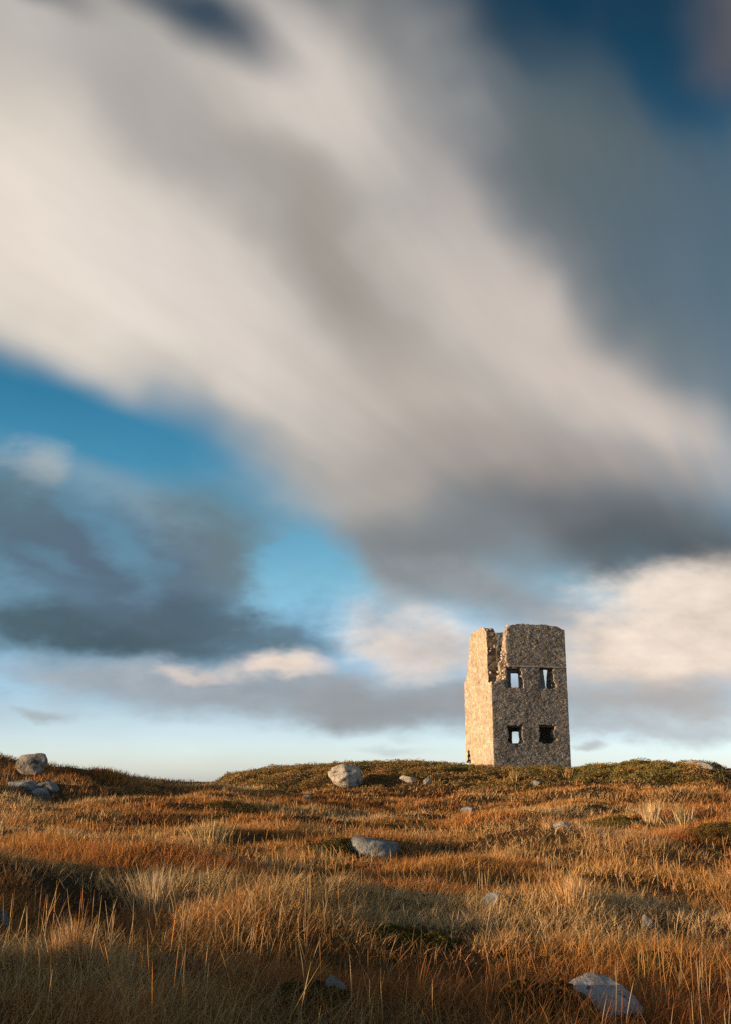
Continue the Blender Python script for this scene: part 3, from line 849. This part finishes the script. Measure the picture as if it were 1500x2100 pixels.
def heather_mask(x, y):
    """1 where heather takes over from grass"""
    m = smooth(55.5, 60, y + 2.2 * gnoise(x / 5, y / 7, 31) + 0.10 * (x - 5) - 2.0 * smooth(8, 14, x) ) * smooth(-10.6, -9.2, x)
    return m
def tone(x, y, n):
    """colour of the grass at a place"""
    a = fbm(x / 5.5, y / 4.0, 41, 3); b = fbm(x / 2.2, y / 1.8, 51, 2); c = gnoise(x / 8, y / 6, 61)
    w = np.stack([
        np.exp(4.6 * (a * 1.3 + .02)),                    # straw
        np.exp(4.6 * (a * 1.0 - .22 + b * .6)),           # pale
        np.exp(4.6 * (-a * .5 + .26 + c * .4)),           # orange
        np.exp(4.6 * (-a * 1.0 + b * .8 - .02)),          # rust
        np.exp(4.6 * (-b * .8 - .05)),                    # brown
        np.exp(4.6 * (c * .9 - .35 - a * .3)),            # olive
    ], 1)
    near_shade = 1 - smooth(8.0, 12.5, y)                       # redder growth near by, its colour also darkened for the foreground shade
    w[:, 3] *= 1 + 2.5 * near_shade; w[:, 4] *= 1 + 3.0 * near_shade; w[:, 1] *= 1 - .6 * near_shade
    w /= w.sum(1, keepdims=True)
    cum = np.cumsum(w, 1)
    k = (rng.random(n)[:, None] > cum).sum(1).clip(0, 5)
    pal = np.stack([PK[q] for q in ('straw', 'pale', 'orange', 'rust', 'brown', 'olive')])
    mean = w @ pal
    col = 0.65 * pal[k] + 0.35 * mean
    return col * rng.uniform(.6, 1.3, (n, 1)), a, b
def keep_clear(x, y, m=1.0):
    ok = np.ones(len(x), bool)
    for (fx, fy, rx, ry) in FOOT:
        ok &= ((x - fx) / (rx * m)) ** 2 + ((y - fy) / (ry * m)) ** 2 > 1
    # tower footprint
    qx = (x - TOWER_O[0]) * E_[0] + (y - TOWER_O[1]) * E_[1]; qy = (x - TOWER_O[0]) * B_[0] + (y - TOWER_O[1]) * B_[1]
    ok &= ~((qx > -.05) & (qx < TW + .05) & (qy > -.05) & (qy < TD + .05))
    return ok
SIDE = 2.2         # metres of growth kept beyond each side of the view
def in_view(y0, y1, n, margin=SIDE, k=0.40):
    """points spread evenly over the land in front of the camera"""
    hw = lambda y: k * y + margin
    Y = np.sqrt(rng.random(n) * ((k * y1 + margin) ** 2 - (k * y0 + margin) ** 2) + (k * y0 + margin) ** 2)
    Y = (Y - margin) / k
    X = rng.uniform(-1, 1, n) * hw(Y)
    return X, Y

def thick(x, y):
    """how thickly the grass grows"""
    return fbm(x / 2.6, y / 2.0, 71, 2) + .40 * np.exp(-((x + 5.3) / 1.9) ** 2 - ((y - 16) / 3.2) ** 2) + .25 * np.exp(-((x + 2.5) / 1.6) ** 2 - ((y - 10.6) / 1.0) ** 2)

def grass_band(y0, y1, n_tuft, per, hmul, width, nseg, spread, mess=1.0):
    n_tuft = int(n_tuft * (.2 * (y0 + y1) + SIDE) / (.2 * (y0 + y1) + .9))
    cx, cy = in_view(y0, y1, n_tuft)
    dens = thick(cx, cy)
    keep = rng.random(n_tuft) < np.clip(.74 + 2.2 * dens, .10, 1)
    keep &= rng.random(n_tuft) > heather_mask(cx, cy) * (.86 - .5 * smooth(.02, .3, fbm(cx / 4.5, cy / 2.2, 131, 2)))
    cx, cy = cx[keep], cy[keep]
    hm_ = heather_mask(cx, cy)
    th = np.clip(.21 + .20 * fbm(cx / 3, cy / 2.4, 81, 2) + rng.normal(0, .045, len(cx)), .09, .5) * hmul * (1 - .35 * hm_)
    n = len(cx) * per
    id_ = np.repeat(np.arange(len(cx)), per)
    r = np.abs(rng.normal(0, 1, n)) * spread; a = rng.uniform(0, 2 * np.pi, n)
    x = cx[id_] + r * np.cos(a); y = cy[id_] + r * np.sin(a)
    ok = keep_clear(x, y, 1.0); x, y, r, a, id_ = x[ok], y[ok], r[ok], a[ok], id_[ok]; n = len(x)
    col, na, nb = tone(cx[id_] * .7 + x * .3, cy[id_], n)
    h = th[id_] * rng.uniform(.55, 1.2, n)
    wind = R(20)
    la = np.where(rng.random(n) < .55, a + rng.normal(0, .5, n), wind + rng.normal(0, .9, n))
    lean = np.abs(rng.normal(.24 * mess, .24 * mess, n)) + r / spread * .10
    curl = np.abs(rng.normal(.30, .34, n)) * mess; curl = np.minimum(curl, 1.35)
    z = H(x, y) - .02
    return blades(np.stack([x, y, z], 1), h, la, lean, curl, width * rng.uniform(.6, 1.3, n), rng.uniform(0, np.pi, n), col, nseg)

def build_grass():
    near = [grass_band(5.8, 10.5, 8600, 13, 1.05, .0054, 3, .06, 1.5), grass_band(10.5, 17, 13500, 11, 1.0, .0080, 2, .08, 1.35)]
    me = join_sets('near', near); print('near tris', sum(len(s[2]) for s in near))
    tag(link('moor_grass', me, M_GRASS), 'dry orange and straw moor grass filling the near foreground', 'grass', kind='stuff')
    mid = [grass_band(17, 32, 30000, 9, 1.0, .013, 2, .11, 1.2), grass_band(32, 47, 28000, 7, 1.0, .028, 1, .15)]
    me = join_sets('mid', mid)
    tag(link('moor_grass', me, M_GRASS), 'rust and straw coloured grass rolling over the middle of the moor', 'grass', kind='stuff')
    far = [grass_band(47, 72, 26000, 6, 1.05, .042, 1, .24)]
    me = join_sets('far', far)
    tag(link('moor_grass', me, M_GRASS), 'short brown grass on the far slopes below the tower mound', 'grass', kind='stuff')
    # grass on the shading hillock beside the camera
    n = 5000
    x = rng.normal(-10.5, 2.5, n); y = rng.uniform(-8, 12, n)
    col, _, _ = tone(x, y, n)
    s_ = blades(np.stack([x, y, H(x, y) - .02], 1), rng.uniform(.12, .3, n), rng.uniform(0, 6.28, n), np.abs(rng.normal(.2, .15, n)), np.abs(rng.normal(.2, .2, n)), rng.uniform(.008, .016, n), rng.uniform(0, 3.14, n), col, 2)
    tag(link('hillock_grass', join_sets('hg', [s_]), M_GRASS), 'thin grass on the hillock beside the viewpoint', 'grass', kind='stuff')
build_grass()

def build_litter():
    """low dark heath plants in the gaps between the tufts"""
    sets = []
    for (y0, y1, n, sz) in ((5.8, 12, 30000, .022), (12, 24, 40000, .036), (24, 55, 60000, .065)):
        x, y = in_view(y0, y1, n)
        k = (thick(x, y) < -.02 + rng.normal(0, .07, n)) & keep_clear(x, y, .95); x, y = x[k], y[k]; n = len(x)
        z = H(x, y) + rng.random(n) ** 1.5 * np.clip(.10 + .12 * gnoise(x / .6, y / .6, 141), .02, .25)
        pk = np.array([(.050, .046, .018), (.075, .055, .026), (.11, .070, .030), (.070, .075, .026)])
        col = pk[rng.integers(0, 4, n)] * rng.uniform(.7, 1.4, (n, 1))
        sets.append(leaves(np.stack([x, y, z], 1), rng.uniform(.7, 1.5, n) * sz, col, .3))
    tag(link('heath_plants', join_sets('heath', sets), M_HEATHER), 'low dark heath plants in the gaps between the grass tufts', 'heath plants', kind='stuff')

def build_stems():
    """tall bleached flower stems, each a thin three-sided stalk with a notched seed spike"""
    sets = []
    for (y0, y1, n, w, hm) in ((5.9, 9.5, 600, .0037, 1.0), (9.5, 16, 1100, .0043, .85), (16, 28, 2300, .0085, .75), (28, 42, 2000, .012, .6)):
        x, y = in_view(y0, y1, n)
        d = fbm(x / 4, y / 3, 91, 2)
        k = (rng.random(n) < np.clip(.45 + 1.8 * d, .05, 1)) & keep_clear(x, y, .9); x, y = x[k], y[k]; n = len(x)
        h = rng.normal(.47, .10, n).clip(.25, .75) * hm
        la = rng.uniform(0, 2 * np.pi, n); lean = np.abs(rng.normal(.05, .22, n)); lean = np.minimum(lean, .8)
        base = np.stack([x, y, H(x, y) - .03], 1)
        c = np.where(rng.random((n, 1)) < .55, PK['straw'] * .95, np.where(rng.random((n, 1)) < .5, PK['orange'] * 1.15, PK['pale'] * .9)) * rng.uniform(.8, 1.15, (n, 1))
        ns = 7
        t = np.linspace(0, 1, ns + 1)
        prof = np.array([.8, .75, .7, .62, 1.0, 1.25, 1.15, .35])
        V = np.empty((n, (ns + 1) * 3, 3), np.float32)
        dirv = np.stack([np.cos(la), np.sin(la)], 1); curl = rng.normal(0, .13, n)
        for q in range(ns + 1):
            tt = t[q]
            cxy = base[:, :2] + dirv * ((lean * tt + curl * tt * tt) * h)[:, None]
            cz = base[:, 2] + h * tt * np.sqrt(np.maximum(1 - lean ** 2, .3))
            ww = w * prof[q] * .55 * (rng.uniform(.75, 1.25, n) if q > 3 else np.ones(n))
            for j in range(3):
                aa = la + j * 2.094
                V[:, q * 3 + j, 0] = cxy[:, 0] + np.cos(aa) * ww; V[:, q * 3 + j, 1] = cxy[:, 1] + np.sin(aa) * ww; V[:, q * 3 + j, 2] = cz
        patt = []
        for q in range(ns):
            for j in range(3):
                m = (j + 1) % 3
                patt += [q * 3 + j, q * 3 + m, q * 3 + 3 + m, q * 3 + 3 + j]
        nf = len(patt) // 4
        loops = (np.arange(n)[:, None] * (ns + 1) * 3 + np.array(patt)[None]).ravel()
        sets.append((V.reshape(-1, 3), loops, np.arange(n * nf) * 4, np.repeat(c, (ns + 1) * 3, axis=0)))
    tag(link('grass_stems', join_sets('stems', sets), M_GRASS), 'tall thin bleached grass stems with seed spikes rising from the foreground', 'grass stems', kind='stuff')
build_stems()

# ------------------------------------------------------------------ heather
def leaves(c, size, color, up=0.5):
    """small sprig-shaped leaves, one kite each, at points c"""
    n = len(c)
    d = rng.normal(0, 1, (n, 3)); d[:, 2] = np.abs(d[:, 2]) * .6 + up; d /= np.linalg.norm(d, axis=1, keepdims=True)
    s_ = np.cross(d, rng.normal(0, 1, (n, 3))); s_ /= np.maximum(np.linalg.norm(s_, axis=1, keepdims=True), 1e-6)
    L_ = size[:, None]
    V = np.stack([c, c + d * L_ * .5 + s_ * L_ * .24, c + d * L_, c + d * L_ * .5 - s_ * L_ * .24], 1).astype(np.float32)
    i = np.arange(n)[:, None] * 4
    return V.reshape(-1, 3), (i + np.array([[0, 1, 2, 3]])).ravel(), np.arange(n) * 4, np.repeat(color, 4, axis=0)

HC = np.stack([np.array(v) for v in ((.060, .060, .020), (.110, .090, .030), (.170, .110, .042), (.235, .130, .050), (.135, .135, .034), (.29, .19, .075))])
def build_heather():
    n = 330000
    x = rng.uniform(-12, 29, n); y = rng.uniform(50, 77, n)
    # thin out what lies behind the crest
    k = (rng.random(n) < heather_mask(x, y)) & (np.abs(x) < .40 * y + 2.5) & keep_clear(x, y, .95) & (rng.random(n) < np.where(y > 71, .25, 1.0))
    x, y = x[k], y[k]; n = len(x)
    dome = .45 + 1.1 * gnoise(x / 1.15, y / 1.0, 101) + .6 * gnoise(x / .45, y / .4, 102)
    top = np.clip(.24 * np.clip(dome, .03, 1.7), .02, .45)
    top *= 1 - .55 * np.exp(-((x - 10.5) / 4) ** 2 - ((y - 70) / 3) ** 2)
    z = H(x, y) + top * (1 - rng.random(n) ** 2.0 * .8)
    g = fbm(x / 4, y / 3, 111, 2); g2 = gnoise(x / 1.1, y / .9, 112)
    idx = np.clip((rng.normal(1.9, .8, n) + 3.4 * g + 2.0 * g2), 0, 3).astype(int)
    green = np.exp(-((x - 15.5) / 4.5) ** 2) * .75 + np.clip(g, 0, 1) * .35
    idx = np.where(rng.random(n) < green, np.where(rng.random(n) < .7, 4, 1), idx)
    idx = np.where(rng.random(n) < .10 + .55 * smooth(.1, .4, gnoise(x / 3.0, y / 1.6, 113)), np.where(rng.random(n) < .5, 5, 3), idx)
    col = HC[idx] * rng.uniform(.9, 1.7, (n, 1))
    tag(link('heather', join_sets('heather', [leaves(np.stack([x, y, z], 1), rng.uniform(.05, .11, n), col)]), M_HEATHER), 'dark olive and brown heather covering the mound around the tower', 'heather', kind='stuff')
build_heather()
build_litter()

def heather_bush(px, py, wpx, hpx, seed, label, greenish=0.0, n=3200, rust=0.0):
    n = n * 3; hpx = hpx * .45; greenish = greenish * .25
    global rng
    rng = np.random.default_rng(seed)
    p = on_ground(px, py); s_ = p[1] / 2130; w = wpx * s_ * .5; h = hpx * s_
    root = bpy.data.objects.new('heather_bush', None); COL.objects.link(root); root.location = tuple(p)
    tag(root, label, 'heather bush', 'heather bushes among the grass')
    a = rng.uniform(0, 2 * np.pi, n); r = np.sqrt(rng.random(n))
    x = r * np.cos(a) * w; y = r * np.sin(a) * w * .75
    lob = .75 + .35 * gnoise(x / w * 2.2 + seed, y / w * 2.2, 121) + .25 * gnoise(x / w * 5 + seed, y / w * 5, 122)
    top = h * np.sqrt(np.maximum(1 - r ** 2.4, 0.02)) * lob
    z = top * (1 - rng.random(n) ** 2 * .7)
    gz = H(p[0] + x, p[1] + y) - p[2]
    size = np.clip(rng.uniform(.07, .17, n) * h, .012, .12)
    idx = np.clip(rng.normal(1.0, .9, n), 0, 3).astype(int)
    idx = np.where(rng.random(n) < greenish, 4, idx)
    col = HC[idx] * rng.uniform(.7, 1.3, (n, 1))
    if rust: col = np.where(rng.random((n, 1)) < rust, PK['rust'] * rng.uniform(.5, 1.0, (n, 1)), col)
    link('foliage', join_sets('foliage', [leaves(np.stack([x, y, z + gz], 1), size, col)]), M_HEATHER, root)
    # woody stems fanning out from the root
    m = 46
    a = rng.uniform(0, 2 * np.pi, m); rr_ = np.sqrt(rng.random(m))
    bx = rr_ * np.cos(a) * w * .5; by = rr_ * np.sin(a) * w * .4
    st = blades(np.stack([bx, by, H(p[0] + bx, p[1] + by) - p[2] - .03], 1), h * rng.uniform(.6, 1.0, m), a, rng.uniform(.1, .7, m), rng.uniform(0, .2, m), np.full(m, max(.006, h * .03)), rng.uniform(0, 3.14, m), np.tile(np.array([[.07, .05, .035]]), (m, 1)), 3)
    link('stems', join_sets('stems', [st]), M_HEATHER, root)
heather_bush(1115, 2078, 210, 130, 201, 'dark heather bush humped against the left side of the near right rock', n=7000, rust=.25)
heather_bush(1345, 1992, 150, 62, 202, 'low dark heather bush with green shoots above the near right rock', .35, n=4500)
heather_bush(850, 1938, 190, 60, 203, 'broad dark green heather bush in the shaded grass near bottom centre', .4, n=5000)
heather_bush(690, 1745, 120, 42, 204, 'dark heather bush at the left end of the long flat rock', .05)
heather_bush(470, 1662, 110, 26, 205, 'small olive heather bush on the grass left of the pale boulder', .4)
heather_bush(1230, 1702, 190, 34, 206, 'olive heather bush in the pale grass straight below the tower', .4)
heather_bush(1470, 1715, 150, 50, 207, 'large olive heather bush at the right edge of the mid field', .35, rust=.1)
heather_bush(640, 2055, 170, 70, 208, 'dark heather bush around the small bluish rock at bottom centre', .3, n=5000)

def tussock(px, py, wpx, hpx, seed, label, pal, n=420):
    global rng
    rng = np.random.default_rng(seed)
    p = on_ground(px, py); s_ = p[1] / 2130; w = wpx * s_ * .5; h = hpx * s_
    r = np.abs(rng.normal(0, .45, n)); a = rng.uniform(0, 2 * np.pi, n)
    x = p[0] + r * np.cos(a) * w * .6; y = p[1] + r * np.sin(a) * w * .6
    pk = np.stack([PK[q] for q in pal]); col = pk[rng.integers(0, len(pal), n)] * rng.uniform(.75, 1.2, (n, 1))
    b = blades(np.stack([x, y, H(x, y) - .02], 1) - p, h * rng.uniform(.3, 1.1, n), a + rng.normal(0, .7, n), r * .34 * w / h, np.abs(rng.normal(.1, .12, n)), np.full(n, max(.0045, s_ * 1.7)), rng.uniform(0, 3.14, n), col, 3)
    o = link('grass_tussock', join_sets('tussock', [b]), M_GRASS); o.location = tuple(p)
    tag(o, label, 'tussock', 'pale tussocks among the grass')
tussock(315, 1868, 150, 85, 301, 'tall pale rush tussock standing over dark grass at left', ('pale', 'grey', 'straw'), 420)
tussock(435, 1738, 130, 55, 302, 'straw-coloured tussock left of the long flat rock', ('straw', 'pale', 'olive'), 500)
tussock(1400, 1700, 70, 46, 303, 'greenish grey tussock beside the large olive heather at right', ('olive', 'grey', 'pale'), 350)
tussock(1340, 1690, 60, 44, 304, 'small bleached tussock right of and below the tower', ('pale', 'straw'), 300)
tussock(1165, 1600, 26, 26, 305, 'tiny golden tussock on the mound at the tower right foot', ('straw', 'orange'), 120)
tussock(1055, 1605, 30, 26, 306, 'tiny golden tussock on the mound under the tower front', ('straw', 'olive'), 120)
tussock(1180, 1860, 150, 62, 307, 'bright upright tussock catching the sun right of the blue-grey rock', ('straw', 'pale', 'orange'), 500)
tussock(150, 1985, 230, 95, 308, 'rust and straw tussock at the shadow edge, lower left', ('rust', 'straw', 'orange', 'pale'), 900)
print('tris', sum(len(o.data.loops) - 2 * len(o.data.polygons) for o in bpy.data.objects if o.type == 'MESH'))
